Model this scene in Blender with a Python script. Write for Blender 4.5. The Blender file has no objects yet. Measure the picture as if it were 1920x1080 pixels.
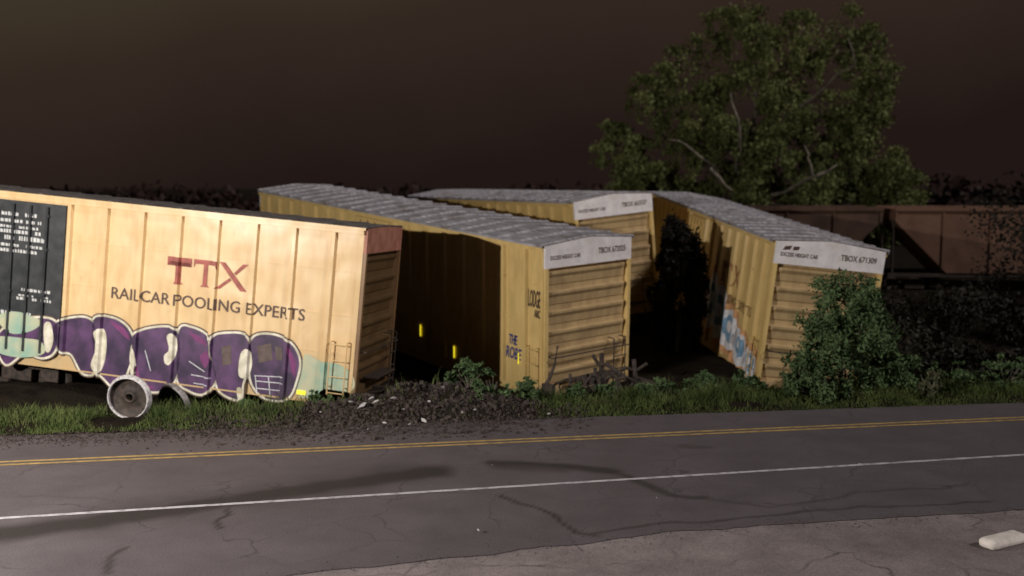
import bpy, bmesh, math, random
import numpy as np
from mathutils import Vector, Matrix, noise
random.seed(7); rng=np.random.default_rng(7)
C=bpy.context.scene.collection
sc=bpy.context.scene
sc.view_settings.view_transform='Standard'; sc.view_settings.look='None'; sc.view_settings.exposure=0

# ---------------------------------------------------------------- materials
def new_mat(name):
    m=bpy.data.materials.new(name); m.use_nodes=True
    nt=m.node_tree; b=nt.nodes['Principled BSDF']; return m,nt,b
def N(nt,t,**k):
    n=nt.nodes.new(t)
    for a,v in k.items(): setattr(n,a,v)
    return n
def noise_mat(name,c1,c2,scale=5,rough=.7,bump=.0,bscale=40,detail=6,metal=0,lo=.35,hi=.65,c3=None,s3=.6,bd=.02,spec=.5,stretch=None):
    m,nt,b=new_mat(name); L=nt.links
    tc=N(nt,'ShaderNodeTexCoord'); src=tc.outputs['Object']
    if stretch:
        mp=N(nt,'ShaderNodeMapping'); mp.inputs['Scale'].default_value=stretch; L.new(src,mp.inputs[0]); src2=mp.outputs[0]
    else: src2=src
    n=N(nt,'ShaderNodeTexNoise'); n.inputs['Scale'].default_value=scale; n.inputs['Detail'].default_value=detail; L.new(src2,n.inputs[0])
    r=N(nt,'ShaderNodeValToRGB'); r.color_ramp.elements[0].position=lo; r.color_ramp.elements[1].position=hi
    r.color_ramp.elements[0].color=(*c1,1); r.color_ramp.elements[1].color=(*c2,1); L.new(n.outputs['Fac'],r.inputs[0])
    out=r.outputs[0]
    if c3:
        n3=N(nt,'ShaderNodeTexNoise'); n3.inputs['Scale'].default_value=s3; n3.inputs['Detail'].default_value=8; n3.inputs['Roughness'].default_value=.7; L.new(src,n3.inputs[0])
        r3=N(nt,'ShaderNodeValToRGB'); r3.color_ramp.elements[0].position=.5; r3.color_ramp.elements[1].position=.72; L.new(n3.outputs['Fac'],r3.inputs[0])
        mx=N(nt,'ShaderNodeMix',data_type='RGBA'); L.new(r3.outputs[0],mx.inputs[0]); L.new(out,mx.inputs[6]); mx.inputs[7].default_value=(*c3,1); out=mx.outputs[2]
    L.new(out,b.inputs['Base Color'])
    b.inputs['Roughness'].default_value=rough; b.inputs['Metallic'].default_value=metal; b.inputs['Specular IOR Level'].default_value=spec
    if bump:
        n2=N(nt,'ShaderNodeTexNoise'); n2.inputs['Scale'].default_value=bscale; n2.inputs['Detail'].default_value=4; L.new(src,n2.inputs[0])
        bp=N(nt,'ShaderNodeBump'); bp.inputs['Strength'].default_value=bump; bp.inputs['Distance'].default_value=bd; L.new(n2.outputs['Fac'],bp.inputs['Height']); L.new(bp.outputs[0],b.inputs['Normal'])
    return m
def car_paint(name,base,dark,rust,bump=.55,lo=.36,hi=.6,grime=.55):
    m,nt,b=new_mat(name); L=nt.links
    tc=N(nt,'ShaderNodeTexCoord')
    mp=N(nt,'ShaderNodeMapping'); mp.inputs['Scale'].default_value=(1.6,1.6,.5); L.new(tc.outputs['Object'],mp.inputs[0])
    st=N(nt,'ShaderNodeTexNoise'); st.inputs['Scale'].default_value=2.0; st.inputs['Detail'].default_value=8; st.inputs['Roughness'].default_value=.6; L.new(mp.outputs[0],st.inputs[0])
    r=N(nt,'ShaderNodeValToRGB'); r.color_ramp.elements[0].position=lo; r.color_ramp.elements[1].position=hi
    r.color_ramp.elements[0].color=(*dark,1); r.color_ramp.elements[1].color=(*base,1); L.new(st.outputs['Fac'],r.inputs[0])
    n3=N(nt,'ShaderNodeTexNoise'); n3.inputs['Scale'].default_value=3.; n3.inputs['Detail'].default_value=10; n3.inputs['Roughness'].default_value=.75; L.new(tc.outputs['Object'],n3.inputs[0])
    r3=N(nt,'ShaderNodeValToRGB'); r3.color_ramp.elements[0].position=.6; r3.color_ramp.elements[1].position=.74; L.new(n3.outputs['Fac'],r3.inputs[0])
    mx=N(nt,'ShaderNodeMix',data_type='RGBA'); L.new(r3.outputs[0],mx.inputs[0]); L.new(r.outputs[0],mx.inputs[6]); mx.inputs[7].default_value=(*rust,1)
    sx=N(nt,'ShaderNodeSeparateXYZ'); L.new(tc.outputs['Object'],sx.inputs[0])
    mr=N(nt,'ShaderNodeMapRange'); mr.inputs[1].default_value=-.3; mr.inputs[2].default_value=1.3; mr.inputs[3].default_value=grime; mr.inputs[4].default_value=0; L.new(sx.outputs[2],mr.inputs[0])
    ml=N(nt,'ShaderNodeMath',operation='MULTIPLY'); L.new(mr.outputs[0],ml.inputs[0]); L.new(st.outputs['Fac'],ml.inputs[1])
    m2=N(nt,'ShaderNodeMix',data_type='RGBA'); L.new(ml.outputs[0],m2.inputs[0]); L.new(mx.outputs[2],m2.inputs[6]); m2.inputs[7].default_value=(.09,.055,.03,1)
    L.new(m2.outputs[2],b.inputs['Base Color'])
    b.inputs['Roughness'].default_value=.38; b.inputs['Specular IOR Level'].default_value=.5
    n2=N(nt,'ShaderNodeTexNoise'); n2.inputs['Scale'].default_value=1.1; n2.inputs['Detail'].default_value=1; L.new(tc.outputs['Object'],n2.inputs[0])
    bp=N(nt,'ShaderNodeBump'); bp.inputs['Strength'].default_value=bump; bp.inputs['Distance'].default_value=.07; L.new(n2.outputs['Fac'],bp.inputs['Height']); L.new(bp.outputs[0],b.inputs['Normal'])
    return m
def flat(name,c,rough=.6,em=None,es=0,scale=6,var=.75):
    m=noise_mat(name,tuple(v*var for v in c),c,scale=scale,rough=rough)
    if em:
        b=m.node_tree.nodes['Principled BSDF']; b.inputs['Emission Color'].default_value=(*em,1); b.inputs['Emission Strength'].default_value=es
    return m
M_yel=car_paint('faded_yellow_paint',(.84,.62,.33),(.74,.51,.25),(.60,.39,.21),.8)
M_yel2=car_paint('weathered_ochre_paint',(.72,.53,.22),(.60,.43,.17),(.36,.22,.10),.3)
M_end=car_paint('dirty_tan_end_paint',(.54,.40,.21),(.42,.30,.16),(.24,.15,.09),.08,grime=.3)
M_end1=car_paint('shaded_brown_end_paint',(.15,.095,.045),(.10,.06,.03),(.08,.045,.03),.08)  # end paint darkened in its colour, shade of a face turned from the floodlight
M_post1=car_paint('shaded_brown_post_paint',(.30,.18,.09),(.22,.13,.07),(.12,.07,.04),.08)  # corner posts on that end, shade put into the colour too
M_roof=noise_mat('galvanised_roof',(.22,.215,.235),(.46,.45,.49),scale=3,rough=.55,bump=.4,bscale=9,c3=(.16,.13,.115),s3=1.1,stretch=(.6,3,1))
M_roofd=noise_mat('painted_shade_roof_grey',(.10,.09,.085),(.20,.18,.175),scale=3,rough=.8)  # first boxcar's roof, grey lowered to stand in for missing light
M_white=noise_mat('chalky_white_paint',(.74,.72,.74),(.92,.90,.92),scale=4,rough=.6,c3=(.6,.53,.48),s3=2)
M_pinks=noise_mat('pinkish_red_header_paint',(.34,.14,.10),(.50,.23,.17),scale=3,rough=.6)
M_black=noise_mat('black_door_paint',(.018,.022,.026),(.045,.05,.055),scale=3,rough=.5,bump=.3,bscale=2,bd=.03)
M_ltr=flat('black_lettering',(.11,.065,.05)); M_red=flat('maroon_logo',(.48,.13,.10),var=.65); M_redf=flat('faded_maroon_logo',(.46,.22,.10),var=.7)
M_ltrf=flat('faded_lettering',(.28,.17,.08))
M_stencil=flat('white_stencil',(.72,.74,.74))
M_steel=noise_mat('dark_steel',(.02,.016,.014),(.07,.05,.04),scale=9,rough=.7,bump=.4)
M_rim=noise_mat('worn_bright_wheel_steel',(.38,.37,.38),(.72,.70,.70),scale=14,rough=.45,metal=.0)
M_rimd=noise_mat('dull_wheel_steel',(.10,.09,.09),(.26,.24,.24),scale=14,rough=.5)
M_refl=flat('yellow_glowing_reflective_tape',(.8,.7,.05),em=(1,.85,.03),es=.9)  # emission imitates light thrown back by the tape
M_purple=noise_mat('purple_spray',(.030,.014,.052),(.12,.05,.15),scale=2.2,rough=.5,c3=(.04,.025,.055),s3=1.5)
M_cream=noise_mat('cream_spray',(.54,.51,.38),(.88,.85,.72),scale=4); M_gold=flat('gold_brown_spray',(.14,.10,.09),var=.6)
M_teal=noise_mat('teal_spray',(.30,.48,.38),(.56,.56,.38),scale=2,rough=.5)
M_pink=flat('magenta_spray',(.22,.04,.18)); M_blue=flat('blue_spray',(.22,.40,.60),var=.6); M_lblue=flat('pale_blue_spray',(.78,.80,.86),var=.7)
M_navy=flat('navy_marker',(.04,.06,.24)); M_orange=flat('orange_spray',(.70,.38,.18),var=.7)

# ---------------------------------------------------------------- mesh helpers
class MB:
    def __init__(s): s.v=[]; s.f=[]; s.m=[]
    def quad(s,a,b,c,d,m=0):
        i=len(s.v); s.v+=[a,b,c,d]; s.f.append((i,i+1,i+2,i+3)); s.m.append(m)
    def box(s,x0,x1,y0,y1,z0,z1,m=0,T=None):
        i=len(s.v); p=[(x0,y0,z0),(x1,y0,z0),(x1,y1,z0),(x0,y1,z0),(x0,y0,z1),(x1,y0,z1),(x1,y1,z1),(x0,y1,z1)]
        if T is not None: p=[tuple(T@Vector(q)) for q in p]
        s.v+=p
        for f in ((0,3,2,1),(4,5,6,7),(0,1,5,4),(1,2,6,5),(2,3,7,6),(3,0,4,7)): s.f.append(tuple(i+k for k in f)); s.m.append(m)
    def tube(s,pts,rad,n=8,m=0,cap=True):
        pts=[Vector(p) for p in pts]
        if not hasattr(rad,'__len__'): rad=[rad]*len(pts)
        i0=len(s.v); up=Vector((.13,.27,.95)).normalized()
        for k,p in enumerate(pts):
            d=(pts[min(k+1,len(pts)-1)]-pts[max(k-1,0)]).normalized()
            a=d.cross(up)
            if a.length<.1: a=d.cross(Vector((1,0,0)))
            a.normalize(); b=d.cross(a)
            for j in range(n):
                t=2*math.pi*j/n; s.v.append(tuple(p+(a*math.cos(t)+b*math.sin(t))*rad[k]))
        for k in range(len(pts)-1):
            for j in range(n):
                s.f.append((i0+k*n+j,i0+k*n+(j+1)%n,i0+(k+1)*n+(j+1)%n,i0+(k+1)*n+j)); s.m.append(m)
        if cap:
            s.f.append(tuple(i0+j for j in range(n))[::-1]); s.m.append(m)
            e=i0+(len(pts)-1)*n; s.f.append(tuple(e+j for j in range(n))); s.m.append(m)
    def lathe(s,prof,n=40,m=0,T=None):
        i0=len(s.v); T=T or Matrix()
        for r,y in prof:
            for j in range(n):
                t=2*math.pi*j/n; s.v.append(tuple(T@Vector((r*math.cos(t),y,r*math.sin(t)))))
        for k in range(len(prof)-1):
            for j in range(n):
                s.f.append((i0+k*n+j,i0+k*n+(j+1)%n,i0+(k+1)*n+(j+1)%n,i0+(k+1)*n+j)); s.m.append(m)
    def obj(s,name,mats,parent=None,smooth=False,bevel=0):
        me=bpy.data.meshes.new(name); me.from_pydata(s.v,[],s.f)
        for a in mats: me.materials.append(a)
        me.polygons.foreach_set('material_index',s.m)
        if smooth: me.polygons.foreach_set('use_smooth',[True]*len(s.f))
        me.update()
        bm=bmesh.new(); bm.from_mesh(me); bmesh.ops.recalc_face_normals(bm,faces=bm.faces); bm.to_mesh(me); bm.free()
        o=bpy.data.objects.new(name,me); C.objects.link(o)
        if parent: o.parent=parent
        if bevel:
            md=o.modifiers.new('b','BEVEL'); md.width=bevel; md.segments=3; md.limit_method='ANGLE'
        return o
def empty(name,loc,rot,label,cat,group=None):
    e=bpy.data.objects.new(name,None); C.objects.link(e); e.location=loc; e.rotation_euler=rot; e.empty_display_size=.3
    e['label']=label; e['category']=cat
    if group: e['group']=group
    return e

L,W,H=19.0,3.2,4.25
DOOR=(-10.75,-8.25)
POSTS=[-(.8+1.052*k) for k in range(8)]; POSTS+=[-L-p for p in POSTS]
def prof(x):
    if DOOR[0]<x<DOOR[1]: return .10
    v=0
    for p in POSTS:
        d=abs(x-p)
        if d<=.05: v=max(v,.09)
        elif d<.09: v=max(v,.09*(.09-d)/.04)
    return v
def decal(bm,parent,name,mat,layer=0,face='side'):
    if face=='side':
        cuts=[]
        for p in POSTS: cuts+=[p-.09,p-.05,p+.05,p+.09]
        cuts+=[DOOR[1],DOOR[1]+.002,DOOR[0],DOOR[0]-.002]
        for c in cuts:
            g=bm.verts[:]+bm.edges[:]+bm.faces[:]
            bmesh.ops.bisect_plane(bm,geom=g,plane_co=(c,0,0),plane_no=(1,0,0),dist=1e-6)
        for v in bm.verts:
            x,z=v.co.x,v.co.y; v.co=(x,-W/2-prof(x)-.016-.004*layer,z)
    else:
        for v in bm.verts:
            y,z=v.co.x,v.co.y; v.co=(.088+.003*layer,y,z)
    me=bpy.data.meshes.new(name); bm.to_mesh(me); bm.free(); me.materials.append(mat)
    o=bpy.data.objects.new(name,me); C.objects.link(o); o.parent=parent; return o
def text_bm(s,x0,x1,z0,z1,bold=0,shear=0):
    cu=bpy.data.curves.new('t','FONT'); cu.body=s; cu.offset=bold; cu.resolution_u=3; cu.shear=shear
    o=bpy.data.objects.new('t',cu); C.objects.link(o)
    dg=bpy.context.evaluated_depsgraph_get(); me=bpy.data.meshes.new_from_object(o.evaluated_get(dg))
    bm=bmesh.new(); bm.from_mesh(me); bpy.data.objects.remove(o); bpy.data.meshes.remove(me)
    xs=[v.co.x for v in bm.verts]; ys=[v.co.y for v in bm.verts]
    a,b,c,d=min(xs),max(xs),min(ys),max(ys)
    for v in bm.verts: v.co=(x0+(v.co.x-a)/(b-a)*(x1-x0),z0+(v.co.y-c)/(d-c)*(z1-z0),0)
    bmesh.ops.remove_doubles(bm,verts=bm.verts,dist=1e-5)
    return bm
def polys_bm(polys):
    bm=bmesh.new()
    for p in polys:
        vs=[bm.verts.new((a,b,0)) for a,b in p]
        try: bm.faces.new(vs)
        except Exception: pass
    bmesh.ops.triangulate(bm,faces=bm.faces[:])
    return bm
def smooth_closed(pts,n=6):
    out=[]; k=len(pts)
    for i in range(k):
        p0,p1,p2,p3=[np.array(pts[(i+j-1)%k],float) for j in range(4)]
        for t in np.linspace(0,1,n,endpoint=False):
            out.append(tuple(.5*((2*p1)+(-p0+p2)*t+(2*p0-5*p1+4*p2-p3)*t*t+(-p0+3*p1-3*p2+p3)*t**3)))
    return out
def grow(pts,d):
    P=np.array(pts,float); out=[]; n=len(P)
    area=sum(P[i][0]*P[(i+1)%n][1]-P[(i+1)%n][0]*P[i][1] for i in range(n)); sg=1 if area>0 else -1
    for i in range(n):
        t=P[(i+1)%n]-P[i-1]; nn=np.array([t[1],-t[0]])*sg; nn/=np.linalg.norm(nn)+1e-9; out.append(tuple(P[i]+nn*d))
    return out

def boxcar(loc,rot,label,group,paint,door_mat,number,refl=(),sill=-.35,roof=None,sign=None,endm=None,rib=.05,gable=.15):
    root=empty('boxcar',loc,rot,label,'boxcar',group)
    b=MB()
    b.box(-L+.06,-.06,-W/2+.0,W/2-.0,.05,H-.05)
    for sgn in (-1,1):
        def hat(p,z0,z1):
            y=sgn*W/2; y2=sgn*(W/2+.09)
            b.quad((p-.09,y,z0),(p-.05,y2,z0),(p-.05,y2,z1),(p-.09,y,z1))
            b.quad((p-.05,y2,z0),(p+.05,y2,z0),(p+.05,y2,z1),(p-.05,y2,z1))
            b.quad((p+.05,y2,z0),(p+.09,y,z0),(p+.09,y,z1),(p+.05,y2,z1))
        for p in POSTS: hat(p,.0,H-.16)
        ya,yb=sorted((sgn*(W/2-.02),sgn*(W/2+.105)))
        b.box(-L,0,ya,yb,H-.17,H+.0)
        ya,yb=sorted((sgn*(W/2-.05),sgn*(W/2+.012)))
        b.box(-L+1.0,-1.0,ya,yb,sill,.06)
        ya,yb=sorted((sgn*(W/2-.02),sgn*(W/2+.03)))
        b.box(-L,-.95,ya,yb,sill-.04,sill)
        b.box(-.12,0,ya,yb,.0,H-.17); b.box(-L,-L+.12,ya,yb,.0,H-.17)
        ya,yb=sorted((sgn*(W/2-.01),sgn*(W/2+.010)))
        for z in (.95,1.95,3.1):
            b.box(-L+.12,DOOR[0]-.02,ya,yb,z,z+.035); b.box(DOOR[1]+.02,-.12,ya,yb,z,z+.035)
    b.obj('body',[paint],root)
    for sgn in (-1,1):
        d=MB(); ya,yb=sorted((sgn*(W/2-.03),sgn*(W/2+.10)))
        d.box(DOOR[0],DOOR[1],ya,yb,.1,H-.22)
        y=sgn*(W/2+.17)
        for x in (-8.75,-9.25,-9.75,-10.25):
            d.tube([(x,y,.0),(x,y,H-.3)],.03,6)
            for z in (.5,1.6,2.8,3.7): 
                a,c=sorted((sgn*(W/2+.1),y)); d.box(x-.05,x+.05,a,c,z-.03,z+.03)
        d.obj('door',[door_mat],root)
    r=MB(); n=19; xs=np.linspace(-L-.05,.05,2*n+1); yo=W/2+.12
    zt=H+gable
    def sec(x): return [(x,-yo,H+.012),(x,0,zt),(x,yo,H+.012)]
    for i in range(len(xs)-1):
        A,B=sec(xs[i]),sec(xs[i+1])
        r.quad(A[0],B[0],B[1],A[1]); r.quad(A[1],B[1],B[2],A[2])
    for i in range(0,n+1):
        x=-L+ i*(L/n)
        for s2 in (-1,1):
            pa=(x-.09,s2*yo,H+.013);pb=(x-.09,0,zt+.001)
            qa=(x-.02,s2*yo,H+.012+rib);qb=(x-.02,0,zt+rib)
            ra=(x+.03,s2*yo,H+.012+rib);rb=(x+.03,0,zt+rib)
            ta=(x+.10,s2*yo,H+.013);tb=(x+.10,0,zt+.001)
            r.quad(pa,qa,qb,pb); r.quad(qa,ra,rb,qb); r.quad(ra,ta,tb,rb); r.quad(pa,ta,ra,qa)
    r.obj('roof',[roof or M_roof],root)
    for s2 in (-1,1):
        t=MB(); a,c=sorted((s2*yo,s2*(yo-.012))); t.box(-L-.05,.05,a,c,H-.06,H+.008)
        t.obj('roof_edge',[paint if roof else M_roof],root)
    for x0,sg in ((0,1),(-L,-1)):
        e=MB(); zb=.12; pitch=(3.55-zb)/6
        pf=[(zb,0)]
        for k in range(6):
            z=zb+k*pitch
            pf+=[(z+.10,0),(z+.14,.03),(z+.34,.06),(z+.44,.125),(z+.50,.13),(z+.53,.0)]
        pf+=[(3.60,0)]
        ys=(-W/2+.10,-W/2+.26,W/2-.26,W/2-.10)
        X=lambda v,k:(x0+sg*(-.055+(v if k in (1,2) else v*.15)))
        for i in range(len(pf)-1):
            for k in range(3):
                e.quad((X(pf[i][1],k),ys[k],pf[i][0]),(X(pf[i][1],k+1),ys[k+1],pf[i][0]),(X(pf[i+1][1],k+1),ys[k+1],pf[i+1][0]),(X(pf[i+1][1],k),ys[k],pf[i+1][0]))
        a,c=sorted((x0-sg*.07,x0+sg*.10)); e.box(a,c,-W/2+.1,W/2-.1,-.12,.13)
        e.obj('end_wall',[endm or M_end],root)
        for s2 in (-1,1):
            p=MB(); a,c=sorted((x0-sg*.06,x0+sg*.09)); y0,y1=sorted((s2*(W/2+.012),s2*(W/2-.10))); p.box(a,c,y0,y1,-.05,3.6)
            p.obj('corner_post',[M_post1 if endm else paint],root)
        s=MB(); a,c=sorted((x0-sg*.07,x0+sg*.082)); s.box(a,c,-W/2-.02,W/2+.02,3.60,H-.002)
        s.quad((c if sg>0 else a,-W/2-.02,H-.003),(c if sg>0 else a,W/2+.02,H-.003),(c if sg>0 else a,.02,H+gable-.01),(c if sg>0 else a,-.02,H+gable-.01))
        s.obj('end_sign',[sign or M_white],root)
    if number:
        decal(text_bm("EXCESS HEIGHT CAR",-1.45,-.35,3.83,3.95,bold=.02),root,'lettering',M_ltr,face='end')
        decal(text_bm(number,.32,1.38,3.86,4.04,bold=.02),root,'car_number',M_ltr,face='end')
    l=MB(); y=-W/2-.15
    for x in (-.18,-.62): l.tube([(x,y,-.1),(x,y,1.3)],.018,6)
    for z in np.arange(-.05,1.3,.42): l.tube([(-.18,y,z),(-.62,y,z)],.016,6)
    for z in (0.1,1.28):
        for x in (-.18,-.62): l.tube([(x,y,z),(x,-W/2+.02,z)],.016,6)
    l.obj('ladder',[paint],root)
    l=MB(); x=.26
    for yy in (W/2-.75,W/2-.3): l.tube([(x,yy,-.1),(x,yy,1.3)],.02,6); l.tube([(x,yy,1.3),(.0,yy,1.3)],.02,6); l.tube([(x,yy,.1),(.0,yy,.1)],.02,6)
    for z in np.arange(.0,1.2,.38): l.tube([(x,W/2-.75,z),(x,W/2-.3,z)],.018,6)
    l.tube([(x,-W/2+.15,1.05),(x,W/2-.15,1.05)],.02,6)
    l.tube([(x,-W/2+.15,1.05),(0,-W/2+.15,1.05)],.02,6)
    l.box(.06,.42,-.9,.9,.28,.32)
    l.obj('end_railing',[M_steel],root)
    c=MB(); c.box(-.4,.45,-.13,.13,-.32,-.05); c.box(.45,.75,-.18,.12,-.36,-.02); c.box(.6,.85,.06,.2,-.33,-.05)
    c.tube([(.3,-1.2,-.02),(.45,-.4,-.1),(.5,0,.05)],.02,6); c.tube([(.4,.25,-.1),(.6,.45,-.45),(.85,.4,-.5)],.035,6)
    c.obj('coupler',[M_steel],root,bevel=.02)
    u=MB(); u.box(-L+.3,-.2,-.3,.3,-.3,.05); 
    for x in np.arange(-L+1.2,-.8,2.4): u.box(x,x+.12,-W/2+.1,W/2-.1,-.2,.05)
    u.obj('underframe',[M_steel],root)
    for x,z,w_,h_,sd_ in refl:
        t=MB()
        if sd_: t.box(.10,.104,x-w_/2,x+w_/2,z,z+h_)
        else: t.box(x-w_/2,x+w_/2,-W/2-prof(x)-.036,-W/2-prof(x)-.03,z,z+h_)
        t.obj('reflector',[M_refl],root)
    return root
def logo(root,mr_,ml_):
    polys=[]
    z0,z1=2.28,2.99
    def T(x):
        polys.append([(x,z1),(x+.68,z1),(x+.68,z1-.23),(x+.63,z1-.12),(x+.05,z1-.12),(x+.0,z1-.23)][::-1])
        polys.append([(x+.285,z1-.12),(x+.395,z1-.12),(x+.40,z0+.06),(x+.47,z0),(x+.21,z0),(x+.28,z0+.06)][::-1])
    T(-5.31); T(-4.57)
    x=-3.86; polys.append([(x,z1),(x+.16,z1),(x+.80,z0),(x+.62,z0)][::-1])
    polys.append([(x+.66,z1),(x+.80,z1),(x+.48,(z0+z1)/2+.05),(x+.42,(z0+z1)/2+.10)][::-1])
    polys.append([(x-.08,z0),(x+.05,z0),(x+.36,(z0+z1)/2-.1),(x+.31,(z0+z1)/2-.04)])
    decal(polys_bm(polys),root,'logo',mr_)
    decal(text_bm("RAILCAR POOLING EXPERTS",-6.85,-1.42,1.70,2.01,bold=.008),root,'slogan',ml_)

rx=lambda x:(x[5],x[4],x[3])
P1=(-3.864,28.677,.232,-.173,.092,-.030); P2=(2.161,30.898,-.229,-.926,.074,.050)
P3=(4.039,39.24,.88,-1.163,-.002,.096); P4=(8.725,30.92,-.369,-1.516,.061,-.105)
GR='derailed boxcars scattered beside the road'
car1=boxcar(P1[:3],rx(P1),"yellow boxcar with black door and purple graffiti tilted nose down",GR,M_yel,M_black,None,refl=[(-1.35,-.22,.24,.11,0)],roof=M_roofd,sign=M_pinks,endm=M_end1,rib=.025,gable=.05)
car2=boxcar(P2[:3],rx(P2),"ochre boxcar with grey roof jackknifed off the track",GR,M_yel2,M_yel2,"TBOX 672025",refl=[(-4.5,.10,.055,.38,0),(-6.5,.42,.05,.38,0),(-1.12,.62,.03,.34,0)])
car3=boxcar(P3[:3],rx(P3),"tan boxcar with white end sign behind the jackknifed one",GR,M_yel2,M_yel2,"TBOX 663537",refl=[(1.45,.45,.12,.12,1)])
car4=boxcar(P4[:3],rx(P4),"ochre boxcar leaning over beside a bush with blue graffiti",GR,M_yel2,M_yel2,"TBOX 671309",sill=-.6)
logo(car1,M_red,M_ltr); logo(car4,M_redf,M_ltrf)
def g1(x,y):
    xe=680-(y-430)*.056; return (-(xe-x)/72.3, 4.25-(y-(430-(680-x)*.109))/72.3)
letters=[
 [(-60,640),(-20,606),(40,598),(70,612),(66,660),(40,676),(0,668),(-40,690)],
 [(62,612),(110,597),(140,606),(150,640),(150,700),(120,706),(96,670),(72,660)],
 [(140,604),(180,598),(214,618),(226,655),(214,700),(196,738),(165,716),(146,690)],
 [(226,632),(270,616),(312,620),(322,655),(318,700),(300,732),(262,740),(236,722),(222,680)],
 [(318,622),(345,616),(378,634),(384,670),(396,712),(372,742),(340,736),(316,712)],
 [(384,640),(420,626),(458,634),(466,680),(452,720),(446,752),(410,742),(394,716)],
 [(466,636),(505,628),(542,644),(560,676),(554,716),(538,748),(498,750),(470,726),(462,690)],
]
sm=[smooth_closed([g1(*p) for p in l]) for l in letters]
decal(polys_bm([grow(s,.085) for s in sm]),car1,'graffiti',M_ltr,0)
decal(polys_bm([grow(s,.05) for s in sm]),car1,'graffiti',M_cream,1)
decal(polys_bm([grow(s,-.01) for s in sm]),car1,'graffiti',M_purple,2)
hl=[[(42,612),(56,608),(62,640),(54,664),(44,658)],[(142,626),(164,620),(170,650),(164,690),(150,708),(137,690),(148,655)],
    [(294,632),(310,628),(316,655),(306,684),(292,686),(289,670),(299,658)],[(444,664),(461,656),(467,684),(459,708),(441,706)],
    [(222,650),(232,672),(232,712),(226,702),(218,680)],[(438,730),(449,733),(450,754),(440,751)]]
decal(polys_bm([smooth_closed([g1(*p) for p in l]) for l in hl]),car1,'graffiti',M_cream,3)
pk=[[(232,690),(245,720),(270,732),(250,734),(232,716)],[(362,672),(378,660),(384,676),(374,694)],[(536,650),(552,676),(552,706),(544,690)],[(176,604),(206,618),(218,640),(200,628)],[(340,624),(366,636),(376,650),(352,640)]]
decal(polys_bm([smooth_closed([g1(*p) for p in l]) for l in pk]),car1,'graffiti',M_pink,3)
gd=[[(405,652),(424,648),(426,684),(408,688)],[(476,650),(504,644),(508,676),(480,682)],[(512,650),(524,652),(530,676),(514,676)]]
decal(polys_bm([[g1(*p) for p in l] for l in gd]),car1,'graffiti',M_gold,3)
ln=[]
for (x0,y0,x1,y1) in ((472,706,530,708),(474,716,530,720),(478,730,524,734),(474,706,478,740),(500,706,504,742),(526,706,524,738),(250,660,262,700),(340,680,372,700),(345,706,385,712),(350,722,380,726)):
    a,b_=np.array(g1(x0,y0)),np.array(g1(x1,y1)); d=b_-a; nn=np.array([-d[1],d[0]])/np.linalg.norm(d)*.012
    ln.append([tuple(a+nn),tuple(b_+nn),tuple(b_-nn),tuple(a-nn)])
decal(polys_bm(ln),car1,'graffiti',M_lblue,4)
tl=[[(562,692),(572,664),(600,676),(640,684),(666,706),(662,733),(610,730),(596,744),(562,746),(552,722)]]
decal(polys_bm([smooth_closed([g1(*p) for p in l]) for l in tl]),car1,'graffiti',M_teal,0)
tl=[[(-60,596),(-20,586),(14,594),(38,606),(14,624),(-30,628)],[(-60,636),(0,638),(36,644),(42,668),(-10,676),(-60,664)]]
decal(polys_bm([smooth_closed([g1(*p) for p in l]) for l in tl]),car1,'graffiti',M_teal,5)
rows=[]
for z,x0,x1,h in ((3.62,-10.6,-9.1,.10),(3.44,-10.6,-8.95,.09),(3.29,-10.6,-9.0,.07),(3.15,-10.6,-8.85,.10),(2.97,-10.6,-8.8,.12),(2.79,-10.6,-8.85,.08),(2.64,-10.6,-9.0,.09),(1.62,-9.5,-8.6,.08),(1.48,-9.5,-8.6,.05),(1.38,-9.6,-8.5,.08),(.95,-10.5,-9.1,.1),(.8,-10.5,-9.2,.1)):
    x=x0
    while x<x1:
        w=random.uniform(.03,.10)
        if random.random()<.85: rows.append([(x,z),(x+w,z),(x+w,z+h*random.uniform(.7,1)),(x,z+h)])
        x+=w+random.uniform(.015,.04)
decal(polys_bm(rows),car1,'stencil',M_stencil,0)
decal(text_bm("LODGE",-.71,-.14,2.42,2.93,bold=.02,shear=.08),car2,'graffiti',M_ltr,0)
decal(text_bm("ARC",-.42,-.14,2.14,2.38,bold=.02),car2,'graffiti',M_ltr,0)
decal(text_bm("THE",-1.60,-1.2,1.15,1.45,bold=.03,shear=.2),car2,'graffiti',M_navy,0)
decal(text_bm("ROBE",-1.76,-1.0,.72,1.08,bold=.02,shear=.2),car2,'graffiti',M_navy,0)
rr=random.Random(5)
def blob(cx,cz,rx_,rz,k=9):
    return smooth_closed([(cx+rx_*math.cos(t)*rr.uniform(.85,1.12),cz+rz*math.sin(t)*rr.uniform(.85,1.12)) for t in np.linspace(0,2*math.pi,k,endpoint=False)])
bl=[(-.95,.45,.75,.5),(-2.2,.65,.9,.62),(-3.6,.95,1.0,.78),(-5.0,1.25,1.0,.95),(-6.2,1.5,.8,1.0)]
decal(polys_bm([blob(b_[0],b_[1],b_[2]*1.1,b_[3]*1.15) for b_ in bl]),car4,'graffiti',M_orange,0)
decal(polys_bm([blob(b_[0]+.1,b_[1]-.03,b_[2]*.9,b_[3]*.92) for b_ in bl]),car4,'graffiti',M_lblue,1)
decal(polys_bm([blob(b_[0]+.15,b_[1]+.02,b_[2]*.6,b_[3]*.55) for b_ in bl]),car4,'graffiti',M_blue,2)
decal(polys_bm([blob(b_[0]+.1,b_[1]+.06,b_[2]*.28,b_[3]*.25) for b_ in bl]),car4,'graffiti',M_white,3)
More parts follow.
